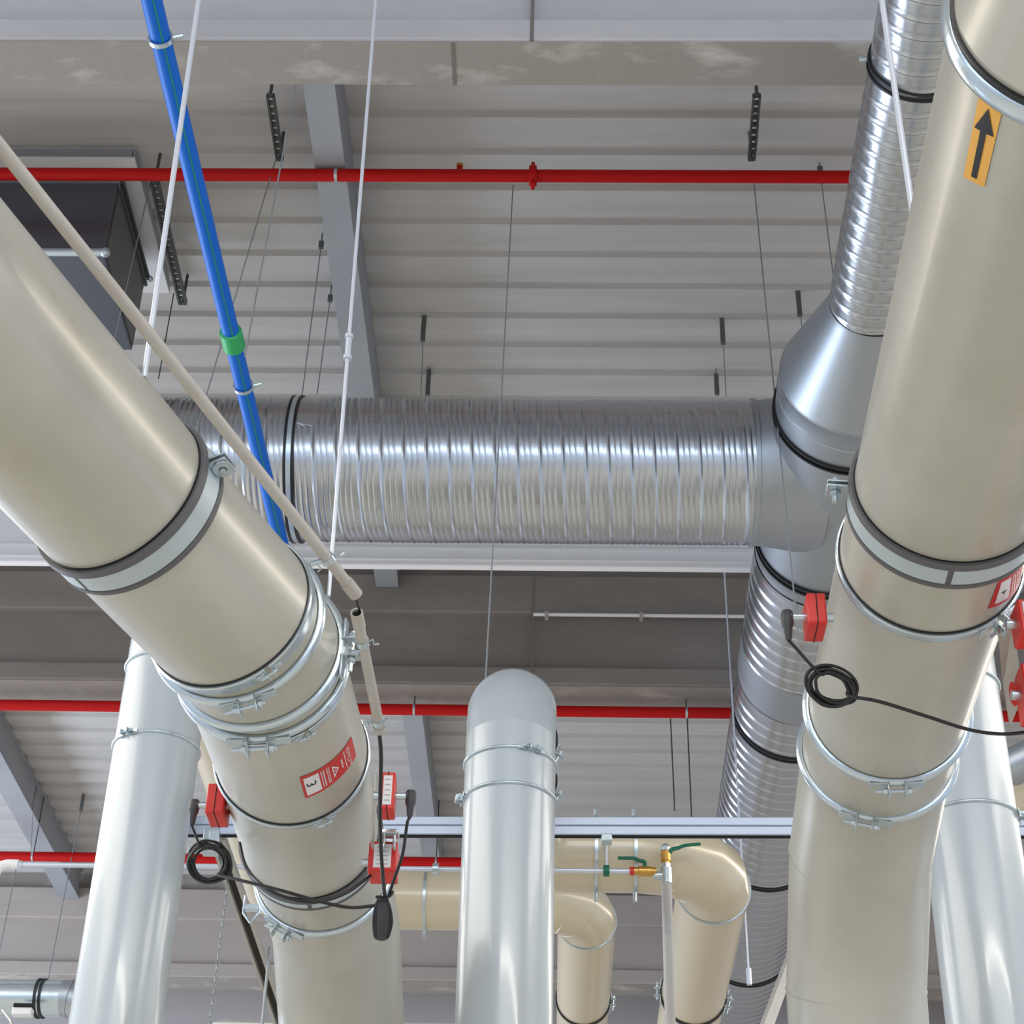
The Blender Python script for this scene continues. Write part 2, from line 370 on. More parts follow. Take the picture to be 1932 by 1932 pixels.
class Patch:
    """a sticker wrapped on a pipe; corners are pixels of its u0v0, u1v0, u1v1, u0v1 corners"""
    def __init__(s, run, i, c):
        s.run, s.i = run, i; h = [run.hit(i, p) for p in c]
        th = [x[0] for x in h]; th = [th[0]]+[x+2*math.pi*round((th[0]-x)/(2*math.pi)) for x in th[1:]]
        s.c = [nv(a, b[1]) for a, b in zip(th, h)]
    def at(s, u, v, off): 
        q = (s.c[0]*(1-u)*(1-v)+s.c[1]*u*(1-v)+s.c[2]*u*v+s.c[3]*(1-u)*v); return s.run.surf(s.i, q[0], q[1], off)
    def rect(s, mb, u0, u1, v0, v1, off, n=14):
        vs = [s.at(u0+(u1-u0)*a/n, v0+(v1-v0)*b/n, off) for a in range(n+1) for b in range(n+1)]
        return mb.add(vs, [(a*(n+1)+b, (a+1)*(n+1)+b, (a+1)*(n+1)+b+1, a*(n+1)+b+1) for a in range(n) for b in range(n)])
    def poly(s, mb, pts, off, tri=None):
        """a polygon given in uv, cut into thin strips so that it follows the curve"""
        tris = tri or [(0, i, i+1) for i in range(1, len(pts)-1)]
        for t3 in tris:
            P = [np.array(pts[q], float) for q in t3]; n = 5; idx = {}; vs = []; fs = []
            for a in range(n+1):
                for b in range(n+1-a):
                    idx[(a, b)] = len(vs); q = P[0]+(P[1]-P[0])*a/n+(P[2]-P[0])*b/n; vs.append(s.at(q[0], q[1], off))
            for a in range(n):
                for b in range(n-a):
                    fs.append((idx[(a, b)], idx[(a+1, b)], idx[(a, b+1)]))
                    if a+b < n-1: fs.append((idx[(a+1, b)], idx[(a+1, b+1)], idx[(a, b+1)]))
            mb.add(vs, fs)
        return mb
    def text(s, mb, txt, u0, v0, du, dv, height, off, squeeze=1.0):
        """lettering: origin (u0,v0); du, dv = uv step of one unit along and across the line"""
        vs, fs = glyphs(txt)
        mb.add([s.at(u0+du[0]*x*height*squeeze+dv[0]*y*height, v0+du[1]*x*height*squeeze+dv[1]*y*height, off) for x, y in vs], fs); return mb
def glyphs(txt):
    cu = bpy.data.curves.new('lettering', 'FONT'); cu.body = txt; cu.size = 1; cu.resolution_u = 3
    ob = bpy.data.objects.new('lettering', cu); COL.objects.link(ob); dg = bpy.context.evaluated_depsgraph_get()
    me = ob.evaluated_get(dg).to_mesh(); vs = [(v.co.x, v.co.y) for v in me.vertices]; fs = [tuple(p.vertices) for p in me.polygons]
    ob.evaluated_get(dg).to_mesh_clear(); bpy.data.objects.remove(ob); bpy.data.curves.remove(cu); return vs, fs
def lug(c, n, R, ang, parent, size=1.0, gap=.018, m='zinc'):
    """two bent ears with a bolt, at one point of a clamp ring"""
    e1, e2 = frame(n); n = unit(n); rad = e1*math.cos(ang)+e2*math.sin(ang); tan = np.cross(n, rad); k = size
    p = c+rad*R
    for s in (-1, 1):
        mb = MB(); mb.box(p+rad*.014*k+tan*s*gap*k, tan, rad, n, .004*k, .034*k, .026*k)
        mb.box(p+rad*.001+tan*s*(gap+.02)*k, tan, rad, n, .044*k, .004*k, .024*k)
        mb.build('clamp_ear', m, parent, bevel=.001)
    q = p+rad*.016*k
    mb = MB().tube([q-tan*(gap+.018)*k, q+tan*(gap+.03)*k], .0042*k, 10)
    for s in (-1, 1):
        h = q+tan*s*(gap+.008)*k; mb.tube([h-tan*.004*k, h+tan*.004*k], .0085*k, 6)
    mb.build('bolt', m, parent)
def bead_clamp(c, n, R, parent, px=None, h=.014, w=.024, size=1.0, gask=True, seg=128):
    cl = MB(); prof = []
    for k in range(9):
        a = math.pi*k/8; prof.append((-w/2*math.cos(a), R+h*math.sin(a)))
    prof = [(-w/2, R-.001)]+prof+[(w/2, R-.001)]
    o = MB().rev(c, n, prof, seg).build('clamp_ring', 'zinc', parent)
    if px is not None: lug(c, n, R+h*.6, angle_at(c, n, R+h, px), o, size)
    return o
def flat_clamp(c, n, R, parent, px=None, w=.034, h=.007, gapang=.06, size=1.0):
    a = angle_at(c, n, R+h, px) if px is not None else None
    MB().rev(c-unit(n)*(w*.5+.001), n, [(-.003, R-.002), (-.003, R+.004), (.003, R+.004), (.003, R-.002)], 128).build('gasket', 'black', parent)
    prof = [(-w/2, R), (-w/2, R+h), (-w/2+.004, R+h+.002), (w/2-.004, R+h-.002), (w/2, R+h-.004), (w/2, R)]
    o = (MB().rev(c, n, prof, 128, a+gapang/2, a+2*math.pi-gapang/2) if a is not None else MB().rev(c, n, prof, 128)).build('clamp_ring', 'zinc', parent)
    if a is not None: lug(c, n, R+h, a, o, size*.6, .012)
    return o
def insert_band(c, n, R, parent, px_lug, divs, w=.085):
    """dark rubber-edged band with pale inset plates"""
    MB().rev(c-unit(n)*w*.5, n, [(-.004, R-.002), (-.004, R+.003), (.004, R+.003), (.004, R-.002)], 128).build('gasket', 'black', parent)
    o = MB().rev(c, n, [(-w/2, R), (-w/2, R+.010), (-w/2+.018, R+.012), (-w/2+.02, R+.006), (w/2-.012, R+.006), (w/2-.01, R+.009), (w/2, R+.009), (w/2, R)], 128).build('clamp_band', 'band', parent)
    a = angle_at(c, n, R+.01, px_lug); cuts = sorted([(angle_at(c, n, R+.01, q)) % (2*math.pi) for q in divs]+[a % (2*math.pi)])
    for i, q in enumerate(cuts):
        e = cuts[(i+1) % len(cuts)]+(2*math.pi if i == len(cuts)-1 else 0)
        if e-q < .1: continue
        MB().rev(c, n, [(-w/2+.022, R+.004), (-w/2+.022, R+.0085), (w/2-.016, R+.0085), (w/2-.016, R+.004)], 128, q+.03, e-.03).build('band_insert', 'insert', o)
    return o, a
# --- the big left pipe
NL = [(-1.93, .3, 2.26), (-1.578, 1.301, 2.252), (-.952, 3.165, 2.24), (-.766, 3.606, 2.205), (-.726, 3.811, 2.215), (-.705, 4.325, 2.205), (-.717, 4.856, 2.225), (-.706, 5.138, 2.228), (-.69, 5.439, 2.161), (-.686, 5.731, 1.959), (-.684, 5.93, 1.68), (-.684, 5.98, 1.3), (-.684, 5.98, -1.5)]
RL = Run(NL, .2)
tL = thing('extraction_pipe', (-.69, 5.9, -1.5), 'big grey-beige extraction pipe slanting down from the left edge, with a red label numbered 3', 'pipe')
for i, j in ((0, 2), (2, 3), (3, 4), (4, 5), (5, 6), (6, 7), (7, 12)): RL.section(i, j, tL, 'pipe')
bnd, aA = insert_band(RL.N[2]+RL.d[2]*.055, RL.d[2], .2, tL, (402, 885), [(155, 1085)])
e1, e2 = frame(RL.d[2]); cA = RL.N[2]+RL.d[2]*.055
# ear and washer of the band
radA = e1*math.cos(aA)+e2*math.sin(aA); tanA = np.cross(RL.d[2], radA); pA = cA+radA*.21
mb = MB().box(pA+radA*.018+tanA*.006, tanA, radA, RL.d[2], .004, .045, .05).box(pA+radA*.018-tanA*.008, tanA, radA, RL.d[2], .004, .045, .05)
br = mb.build('clamp_ear', 'zinc', bnd, bevel=.001)
MB().rev(pA+radA*.022+tanA*.012, tanA, [(-.003, .009), (-.003, .022), (.003, .022), (.003, .009)], 24).tube([pA+radA*.022-tanA*.03, pA+radA*.022+tanA*.02], .007, 12).build('bolt', 'zinc', bnd)
cB = RL.N[3]+RL.d[3]*.012
flat_clamp(cB, RL.n[3], .2, tL, (512, 1272), w=.036, h=.008)
bead_clamp(RL.N[3]+RL.d[3]*.055, RL.d[3], .203, tL, (470, 1340), size=1.15)
bead_clamp(RL.N[4]-RL.n[4]*.004, RL.n[4], .203, tL, (662, 1225), size=1.3)
bead_clamp(RL.N[4]+RL.d[4]*.058, RL.d[4], .203, tL, (487, 1412), size=1.3)
flat_clamp(RL.N[4]+RL.d[4]*.10, RL.d[4], .2, tL, (584, 1395), w=.03, h=.006)
flat_clamp(RL.N[5]+RL.d[5]*.014, RL.d[5], .2, tL, (613, 1548), w=.03, h=.007)
insert_band(RL.N[6]+RL.d[6]*.045, RL.d[6], .2, tL, (700, 1640), [(582, 1692)], w=.07)
bead_clamp(RL.N[7]+RL.d[7]*.012, RL.n[7], .203, tL, (535, 1750), size=1.15, h=.012)
mb = MB().rev(RL.N[9], RL.n[9], [(-.001, .199), (0, .2012), (.001, .199)], 128); mb.build('weld_seam', 'pipe', tL)
# red label 3
PL = Patch(RL, 4, [(564.7, 1465.8), (662, 1389), (671, 1424.5), (576, 1505.6)])   # u along the label, v across
lb = PL.rect(MB(), 0, 1, 0, 1, .0015, 20).build('warning_label', 'reds', tL, label='red warning label numbered 3')
PL.rect(MB(), .04, .27, .12, .9, .0022, 10).build('number_plate', 'whites', lb)
PL.text(MB(), '3', .21, .33, (0, 1), (-.42, 0), .5, .003).build('number', 'ink', lb)
mb = MB()
rnd = random.Random(3)
for u, h in ((.30, .018), (.335, .022), (.395, .016), (.425, .014), (.66, .03)):
    v = .14 if u != .66 else .3
    top = .86 if u != .66 else .7
    while v < top:
        w = rnd.uniform(.03, .07); PL.rect(mb, u, u+h, v, min(v+w, top), .0024, 2); v += w+.022
mb.build('small_print', 'whites', lb)
mb = MB()
tr = [(.49, .22), (.49, .78), (.60, .5)]; ti = [(.505, .34), (.505, .66), (.573, .5)]
for a in range(3):
    b = (a+1) % 3; PL.poly(mb, [tr[a], tr[b], ti[b], ti[a]], .0024)
PL.rect(mb, .515, .545, .475, .525, .0024, 2)
mb.build('warning_triangle', 'whites', lb)
mb = MB(); PL.text(mb, 'GreCon', .87, .1, (0, 1), (-1*.42, 0), .265, .0024); PL.rect(mb, .74, .755, .1, .9, .0024, 4); mb.build('lettering', 'whites', lb)
# --- the big right pipe
NR = [(.82, .2, 2.2), (.827, 1.508, 2.161), (.776, 1.807, 2.141), (.827, 3.155, 2.263), (.827, 3.406, 2.25), (.845, 4.148, 2.264), (.86, 4.416, 2.276), (.865, 4.839, 2.174), (.868, 5.131, 1.879), (.875, 5.20, 1.70), (.89, 5.27, 1.3), (.9, 5.28, -1.5)]
RR = Run(NR, .2)
tR = thing('extraction_pipe', (.9, 5.28, -1.5), 'big grey-beige extraction pipe filling the right side, with an orange arrow sticker', 'pipe')
for i, j in ((0, 2), (2, 3), (3, 4), (4, 5), (5, 6), (6, 11)): RR.section(i, j, tR, 'pipe')
bead_clamp(RR.N[2]+RR.d[2]*.012, RR.d[2], .203, tR, None, h=.013, w=.036)
MB().rev(RR.N[2]-RR.d[2]*.012, RR.d[2], [(-.004, .198), (-.004, .206), (.004, .206), (.004, .198)], 128).build('gasket', 'black', tR)
bnd, aR = insert_band(RR.N[3]+RR.d[3]*.048, RR.d[3], .2, tR, (1600, 925), [(1791, 1084)], w=.085)
cR = RR.N[3]+RR.d[3]*.048; e1, e2 = frame(RR.d[3]); rad = e1*math.cos(aR)+e2*math.sin(aR); tan = np.cross(RR.d[3], rad); p = cR+rad*.21
MB().box(p+rad*.02+tan*.006, tan, rad, RR.d[3], .004, .05, .05).box(p+rad*.02-tan*.006, tan, rad, RR.d[3], .004, .05, .05).build('clamp_ear', 'zinc', bnd, bevel=.001)
MB().tube([p+rad*.026+tan*.03, p+rad*.026-tan*.036], .007, 12).tube([p+rad*.026-tan*.009, p+rad*.026-tan*.019], .013, 6).tube([p+rad*.026+tan*.009, p+rad*.026+tan*.017], .013, 6).build('bolt', 'zinc', bnd)
flat_clamp(RR.N[4]+RR.d[4]*.02, RR.d[4], .2, tR, (1895, 1185), w=.034, h=.008, size=1.8)
bead_clamp(RR.N[5], RR.n[5], .203, tR, (1693, 1488), size=1.15)
bead_clamp(RR.N[6]+RR.d[6]*.0, RR.n[6], .203, tR, (1632, 1548), size=1.15)
MB().rev(RR.N[7], RR.n[7], [(-.002, .199), (0, .2035), (.002, .199)], 128).build('weld_seam', 'pipe', tR)
MB().rev(RR.N[8], RR.n[8], [(-.002, .199), (0, .2035), (.002, .199)], 128).build('weld_seam', 'pipe', tR)
PA = Patch(RR, 2, [(1819, 332), (1858, 352), (1893, 203), (1848, 180)])
ar = PA.rect(MB(), 0, 1, 0, 1, .0015, 14).build('arrow_sticker', 'orange', tR, label='orange sticker with black arrow')
mb = MB(); PA.rect(mb, .36, .62, .06, .66, .0024, 8); PA.poly(mb, [(.08, .64), (.92, .64), (.5, .93)], .0024); mb.build('arrow', 'ink', ar)
PB = Patch(RR, 4 if False else 3, [(1863, 1148), (1883, 1095), (1931, 1062), (1931, 1103)])
lb = PB.rect(MB(), 0, 1.25, 0, 1, .0015, 14)
lb = None
P4 = Patch(RR, 3, [(1863, 1148), (1884, 1095), (1928, 1064), (1924, 1104)])
lb = P4.rect(MB(), 0, 1, 0, 1, .0015, 16)
# u runs across the label, v along it
lb = lb.build('warning_label', 'reds', tR, label='red warning label numbered 4')
P4.rect(MB(), .12, .9, .12, .48, .0022, 8).build('number_plate', 'whites', lb)
P4.text(MB(), '4', .38, .38, (1.0, 0), (0, -.8), .3, .003).build('number', 'ink', lb)
mb = MB()
for v in (.56, .64, .74, .82, .9):
    u = .12
    while u < .85: w = rnd.uniform(.04, .1); P4.rect(mb, u, u+w, v, v+.035, .0024, 2); u += w+.03
mb.build('small_print', 'whites', lb)
# --- pale vertical pipes
def elbow(P, Q, Rb, n=4):
    """quarter bend nodes from the top of riser P (going up) to direction Q (unit, horizontal)"""
    return [np.asarray(P, float)+UP*Rb*math.sin(a)+np.asarray(Q, float)*Rb*(1-math.cos(a)) for a in [math.pi/2*k/n for k in range(n+1)]]
def riser(x, y, R, ztop, Q, Rb, L, m, label, clamps, n=4, z0=-1.5):
    nodes = [nv(x, y, z0)]+elbow((x, y, ztop), unit(Q), Rb, n); nodes.append(nodes[-1]+unit(Q)*L)
    r = Run(nodes, R, 96); t = thing('riser_pipe', (x, y, z0), label, 'pipe', 'pipes rising from below')
    r.section(0, 1, t, m); r.section(1, n+1, t, m, 'elbow'); r.section(n+1, n+2, t, m, cap1=True)
    for z, px in clamps: bead_clamp(nv(x, y, z), UP, R, t, px, h=.009, w=.013, size=.8, seg=96)
    for k in range(2, n+1): MB().rev(nodes[k], r.n[k], [(-.0015, R-.001), (0, R+.0022), (.0015, R-.001)], 96).build('weld_seam', m, t)
    return t, r
pm = atd(960.9, 1517, 6.27)
zt = aty(965, 1365, pm[1]-.15)[2]
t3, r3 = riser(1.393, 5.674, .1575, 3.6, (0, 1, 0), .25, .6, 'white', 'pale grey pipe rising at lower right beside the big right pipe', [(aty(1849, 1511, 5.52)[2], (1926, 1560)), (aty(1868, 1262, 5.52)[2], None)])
def bendpts(corner, din, dout, Rb, n=4):
    """nodes of a quarter bend round a corner point"""
    c = np.asarray(corner, float)-unit(din)*Rb+unit(dout)*Rb
    return [c-unit(dout)*Rb*math.cos(a)+unit(din)*Rb*math.sin(a) for a in [math.pi/2*q/n for q in range(n+1)]]
def longrun(t, nodes, breaks, R, m, seams):
    r = Run(nodes, R, 96)
    for q, (i, j) in enumerate(zip(breaks[:-1], breaks[1:])): r.section(i, j, t, m if q < 2 else 'cream', 'elbow' if j-i > 1 else 'pipe_section')  # one coating: window-lit tint through the first elbow, warm-lit tint beyond
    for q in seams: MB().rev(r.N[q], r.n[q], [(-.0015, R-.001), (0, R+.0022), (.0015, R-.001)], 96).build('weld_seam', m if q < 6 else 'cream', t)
    return r
def bandring(c, d, R, t, bolt=None):
    MB().rev(c, d, [(-.007, R), (-.007, R+.007), (.007, R+.007), (.007, R)], 80).build('clamp_ring', 'zinc', t)
    for b in (bolt or ()):
        MB().tube([np.asarray(c, float)+nv(0, 0, b*(R-.004)), np.asarray(c, float)+nv(0, 0, b*(R+.05))], .009, 8).build('bolt', 'zinc', t)
def darkring(c, d, R, t, px):
    o = MB().rev(c, d, [(-.014, R), (-.014, R+.008), (.014, R+.008), (.014, R)], 80).build('gasket', 'black', t)
    for p in px: lug(c, d, R+.004, angle_at(c, d, R, p), o, 1.1)
RV = .1575
EX, EY, EZ = nv(1, 0, 0), nv(0, 1, 0), UP
# left run: rises, runs back, crosses to the right, runs back again
zA = 3.80; yA = 9.13; xA0, yA0 = -1.499, 6.08
xA1 = atz(1102, 1850, zA)[0]
nA = [nv(xA0, yA0, -1.5)]+bendpts((xA0, yA0, zA), EZ, EY, .25)+bendpts((xA0, yA, zA), EY, EX, .26)+bendpts((xA1, yA, zA), EX, EY, .26)+[nv(xA1, 16.3, zA)]
t2 = thing('riser_pipe', (xA0, yA0, -1.5), 'pale pipe rising at lower left, crossing behind the centre pipe and running off', 'pipe', 'pale pipes rising from below')
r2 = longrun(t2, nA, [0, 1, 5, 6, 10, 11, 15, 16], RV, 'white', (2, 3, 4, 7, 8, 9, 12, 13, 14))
for z, px in ((aty(262, 1378, 5.92)[2], (240, 1385)), (aty(278, 1228, 5.92)[2], None)): bead_clamp(nv(xA0, yA0, z), UP, RV, t2, px, h=.009, w=.013, size=.8, seg=96)
q = atz(382, 1495, zA); bandring(nv(xA0, q[1], zA), EY, RV, t2)
bandring(nv(aty(801, 1700, yA-.1)[0], yA, zA), EX, RV, t2, (-1,))
bandring(nv(xA1, yA+.26, zA), EY, RV, t2)
q = atz(1108, 1934, zA-RV); darkring(nv(xA1, q[1], zA), EY, RV, t2, [(1155, 1885)])
# centre run: rises, runs back, crosses to the right below the rail, runs back again
zB = zt+.21; yB = 7.13; xB1 = atz(1306, 1890, zB)[0]
nB = [nv(pm[0], pm[1], -1.5)]+bendpts((pm[0], pm[1], zB), EZ, EY, .21)+bendpts((pm[0], yB, zB), EY, EX, .2)+bendpts((xB1, yB, zB), EX, EY, .34)+[nv(xB1, 16.3, zB)]
tM = thing('riser_pipe', (pm[0], pm[1], -1.5), 'pale pipe rising in the centre with a domed top, bending right behind', 'pipe', 'pale pipes rising from below')
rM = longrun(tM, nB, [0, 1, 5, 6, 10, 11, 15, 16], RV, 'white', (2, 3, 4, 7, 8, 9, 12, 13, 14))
for z, px in ((aty(962, 1408, pm[1]-.157)[2], (1003, 1415)), (aty(960, 1476, pm[1]-.157)[2], (872, 1508))): bead_clamp(nv(pm[0], pm[1], z), UP, RV, tM, px, h=.009, w=.013, size=.8, seg=96)
for px in (1125, 1199): bandring(nv(aty(px, 1600, yB-.1)[0], yB, zB), EX, RV, tM, (1, -1))
bandring(nv(xB1, yB+.34, zB), EY, RV, tM)
for yy, pp in ((pm[1]+.38, (1058, 1440)), (pm[1]+.72, (1052, 1510))):
    darkring(nv(pm[0], yy, zB), EY, RV, tM, [pp])
q = atz(1305, 1934, zB-RV); darkring(nv(xB1, q[1], zB), EY, RV, tM, [(1364, 1882), (1228, 1872)])
# ---------------------------------------------------------------- red sprinkler pipes
def redpipe(Y, z, R, label, rings, x0=-9, x1=9, slope=0.0):
    t = thing('sprinkler_pipe', (0, Y, z-R), label, 'pipe', 'red sprinkler pipes')
    MB().tube([(x0, Y, z), (x1, Y, z)], R, 32).build('pipe_section', 'redp', t)
    for px, kind in rings:
        x = aty(px[0], px[1], Y-R)[0]
        if kind == 'band':
            MB().rev((x, Y, z), (1, 0, 0), [(-.008, R-.002), (-.008, R+.003), (.008, R+.003), (.008, R-.002)], 32).build('hanger_ring', 'zinc', t)
            MB().tube([(x, Y, z+R), (x, Y, HC)], .005, 8).build('hanger_rod', 'dark', t)
        elif kind == 'coupling':
            MB().rev((x, Y, z), (1, 0, 0), [(-.02, R-.002), (-.02, R+.018), (-.012, R+.022), (.012, R+.022), (.02, R+.018), (.02, R-.002)], 32).build('pipe_coupling', 'redp', t)
            MB().box((x, Y, z+R+.03), (1, 0, 0), (0, 1, 0), UP, .02, .05, .03).box((x, Y, z-R-.03), (1, 0, 0), (0, 1, 0), UP, .02, .05, .03).build('coupling_bolt', 'redp', t, bevel=.004)
        elif kind == 'head':
            MB().tube([(x, Y, z+R-.01), (x, Y, z+R+.03)], .016, 12).build('outlet', 'redp', t)
            MB().tube([(x, Y, z+R+.03), (x, Y, z+R+.045), (x, Y, z+R+.05)], [.018, .02, .012], 12).build('sprinkler_head', 'brass', t)
    return t
redpipe(6.83, 6.86, .034, 'red sprinkler pipe across the upper part of the photo under the roof deck', [((631, 340), 'band'), ((1005, 342), 'coupling'), ((866, 325), 'head')])
redpipe(11.12, 6.02, .039, 'red sprinkler pipe running along the bottom of the middle concrete beam', [((1296, 1350), 'band'), ((780, 1345), 'band')])
redpipe(15.0, 6.6, .043, 'lowest red sprinkler pipe, seen at the lower left and behind the centre pipe', [((61, 1608), 'band'), ((822, 1628), 'band')])
# ---------------------------------------------------------------- blue water pipe
zb = 4.9
t = thing('water_pipe', (-1.37, 6, zb-.05), 'bright blue plastic water pipe with a green stripe and green coupling', 'pipe')
B0, B1 = atz(292, 25, zb), atz(527, 1012, zb); bd = unit(B1-B0); Bs = B0-bd*1.2; Be = B1+bd*.6
RBl = .036
MB().tube([Bs, Be], RBl, 40).build('pipe_section', 'blue', t)
bx, by = frame(bd)
sv = unit(-B0-(-B0 @ bd)*bd); sv = unit(sv+np.cross(bd, sv)*-.12)
sx = np.cross(bd, sv)
def onblue(s, a, off): return Bs+bd*s+(RBl+off)*(sv*math.cos(a)+sx*math.sin(a))
L = np.linalg.norm(Be-Bs); vs = []
for i in range(2): vs += [onblue(L*i, a, .0006) for a in (-.09, 0, .09)]
MB().add(vs, [(0, 1, 4, 3), (1, 2, 5, 4)]).build('stripe', 'stripe', t)
def bluepos(px):
    q = atz(px[0], px[1], zb); return Bs+bd*((q-Bs) @ bd)
MB().rev(bluepos((435, 640)), bd, [(-.055, RBl), (-.05, RBl+.011), (.05, RBl+.011), (.055, RBl)], 40).build('pipe_coupling', 'green', t)
for px in ((302, 72), (456, 728)):
    q = bluepos(px); MB().rev(q, bd, [(-.009, RBl+.003), (-.009, RBl+.009), (.009, RBl+.009), (.009, RBl+.003)], 40).build('pipe_clamp', 'zinc', t)
    MB().tube([q+nv(RBl+.004, 0, .0), q+nv(RBl+.04, 0, .012)], .008, 8).build('clamp_ear', 'zinc', t)
# ---------------------------------------------------------------- rods and wires
def rod(p0, z0, p1, dep, r, m, label, couple=None, name='threaded_rod', cat='rod', group='bright threaded rods', ext=0):
    b = atd(p1[0], p1[1], dep); a = atz(p0[0], p0[1], z0) if z0 else None
    # top sits straight above the bottom as seen, at roof level
    Y = b[1]
    q = aty(p0[0], p0[1], Y); dirv = unit(q-b); top = b+dirv*((HC-b[2])/dirv[2])
    t = thing(name, b, label, cat, group)
    MB().tube([b, top], r, 12).build('rod', m, t)
    MB().abox(top[0]-.03, top[0]+.03, top[1]-.03, top[1]+.03, HC-.012, HC-.002).build('anchor_plate', 'zinc', t)
    if couple:
        c = aty(couple[0], couple[1], Y); c = b+dirv*((c-b) @ dirv); MB().tube([c-dirv*.035, c+dirv*.035], r*1.7, 6).tube([c-dirv*.04, c-dirv*.03], r*2.3, 12).tube([c+dirv*.03, c+dirv*.04], r*2.3, 12).build('coupler', m, t)
    return t
def ontop(px, run, i):
    th, l = run.hit(i, px); return (run.N[i]+run.d[i]*l) @ _f
rod((375, 0), None, (272, 712), ontop((272, 712), RL, 1), .0062, 'rod', 'bright white rod rising from the big left pipe beside the blue pipe')
rod((709, 0), None, (620, 1125), 4.25, .0048, 'rod', 'thin white rod with a small coupler, rising left of the photo centre', (650, 655))
rod((1664, 0), None, (1722, 402), ontop((1722, 402), RR, 2)+.15, .0058, 'rod', 'bright white rod meeting the edge of the big right pipe')
def wire(p0, p1, zt, label, r=.0035, hook=None, m='wire', zfix=None, chain=False, ends=None):
    a = atz(p0[0], p0[1], zt); b = aty(p1[0], p1[1], a[1]); t = thing('hanger_wire', b, label, 'wire', 'thin hanger wires')
    if chain:
        d = unit(b-a); L = np.linalg.norm(b-a); n = int(L/.021); e1, e2 = frame(d); mb = MB()
        for k in range(n):
            c = a+d*L*(k+.5)/n; e = e1 if k % 2 else e2
            mb.tube([c+d*.014*math.cos(q)+e*.006*math.sin(q) for q in [2*math.pi*j/8 for j in range(9)]], .0018, 5, caps=False)
        mb.build('chain', 'wire', t)
    else: MB().tube([a, b], r, 8).build('strand', m, t)
    if hook:
        h = hook
        MB().box(a+nv(0, 0, .0), (1, 0, 0), (0, 1, 0), UP, .028, .02, h).tube([a, nv(a[0], a[1], HC+.03)], .004, 8).build('hook', 'hookg', t, bevel=.004)
    if ends:
        MB().tube([b, b+unit(a-b)*.09], r*2.6, 10).build('end_fitting', 'rod', t)
    return t
zt = HC-.09
wire((968, 349), (915, 1302), 6.83, 'thin wire crossing the spiral duct down to the top of the centre pipe')
wire((1421, 330), (1515, 1295), zt, 'long thin wire dropping from the perforated bracket past the tee to the right pipe', .004, .0)
wire((1548, 330), (1572, 520), zt, 'short wire from the deck to the narrow spiral duct at upper right', hook=.12)
wire((558, 162), (462, 672), 6.13, 'thin wire slanting from the top beam to the blue pipe, the more central one')
wire((521, 297), (372, 805), 6.975, 'thin wire slanting from the left slotted bracket down behind the blue pipe')
wire((284, 345), (216, 640), zt, 'thin wire in front of the dark hanging unit at upper left')
wire((328, 553), (299, 715), 6.97, 'short dark wire between the hanging unit and the white rod', m='dark')
wire((606, 462), (570, 745), zt, 'faint wire left of the steel beam, upper hook', hook=.05)
wire((623, 563), (598, 745), zt, 'faint wire left of the steel beam, lower hook', hook=.05)
wire((799, 620), (794, 747), zt, 'short wire from the deck to the spiral duct near the steel beam, higher hook', hook=.2)
wire((808, 722), (808, 748), zt, 'very short wire at the top of the spiral duct near the steel beam', hook=.2)
wire((1363, 625), (1370, 748), zt, 'short wire from the deck to the right end of the spiral duct, higher hook', hook=.2)
wire((1352, 725), (1353, 748), zt, 'very short wire at the top of the spiral duct near its right end', hook=.16)
wire((1507, 572), (1514, 625), zt, 'short wire from the deck to the silver reducer', hook=.2)
wire((155, 1515), (88, 1862), zt, 'pale wire from the deck to the small duct at the lower left corner', .005, hook=.16)
wire((64, 1495), (58, 1610), zt, 'faint wire beside the shaded side of the far left steel beam', hook=.12)
wire((36, 1610), (0, 1790), 6.9, 'pale wire at the extreme left edge below the lowest red pipe', .005)
wire((1265, 1356), (1273, 1530), 6.0, 'left of two dark wires below the middle red pipe above the warm-tinted bend', .005, m='dark')
wire((1296, 1345), (1305, 1545), 6.1, 'right of two dark wires below the middle red pipe above the warm-tinted bend', .005, m='dark')
wire((1366, 1066), (1414, 1858), 6.2, 'long pale wire with an end fitting passing in front of the wide far spiral duct', .0055, m='rod', ends=True)
wire((430, 1668), (394, 1940), atd(430, 1668, 7.02)[2], 'small-link chain hanging at the lower left behind the slanted strut', chain=True)
wire((509, 1785), (494, 1940), atd(509, 1785, 7.3)[2], 'faint wire just left of the big left pipe\'s lower end', .006)
# ---------------------------------------------------------------- slotted hanger brackets on the deck
def slotted(p0, p1, z0, z1, label, w=.042):
    a, b = atz(p0[0], p0[1], z0), atz(p1[0], p1[1], z1); d = unit(b-a); t = thing('slotted_bracket', (a+b)/2, label, 'bracket', 'dark slotted hanger brackets')
    L = np.linalg.norm(b-a); x = unit(np.cross(d, UP))
    n = max(4, int(L/.045))
    mb = MB(); mb.beam(a+x*w*.38, b+x*w*.38, w*.25, .03); mb.beam(a-x*w*.38, b-x*w*.38, w*.25, .03)
    for k in range(n+1):
        c = a+d*L*k/n; mb.box(c, d, x, UP, L/n*.62, w*.7, .006)
    mb.build('channel', 'dark', t, smooth=False)
    for q in (a, b): MB().tube([q, nv(q[0], q[1], HC)], .009, 8).build('hanger_rod', 'dark', t)
    return t
slotted((510, 180), (528, 300), 7.0, 7.0, 'dark slotted bracket left of the steel beam just under the top concrete beam')
slotted((1428, 180), (1418, 300), 7.0, 7.0, 'dark slotted bracket under the top concrete beam towards the right')
slotted((292, 345), (345, 572), 6.98, 6.98, 'long dark slotted channel right of the hanging unit at upper left', .05)
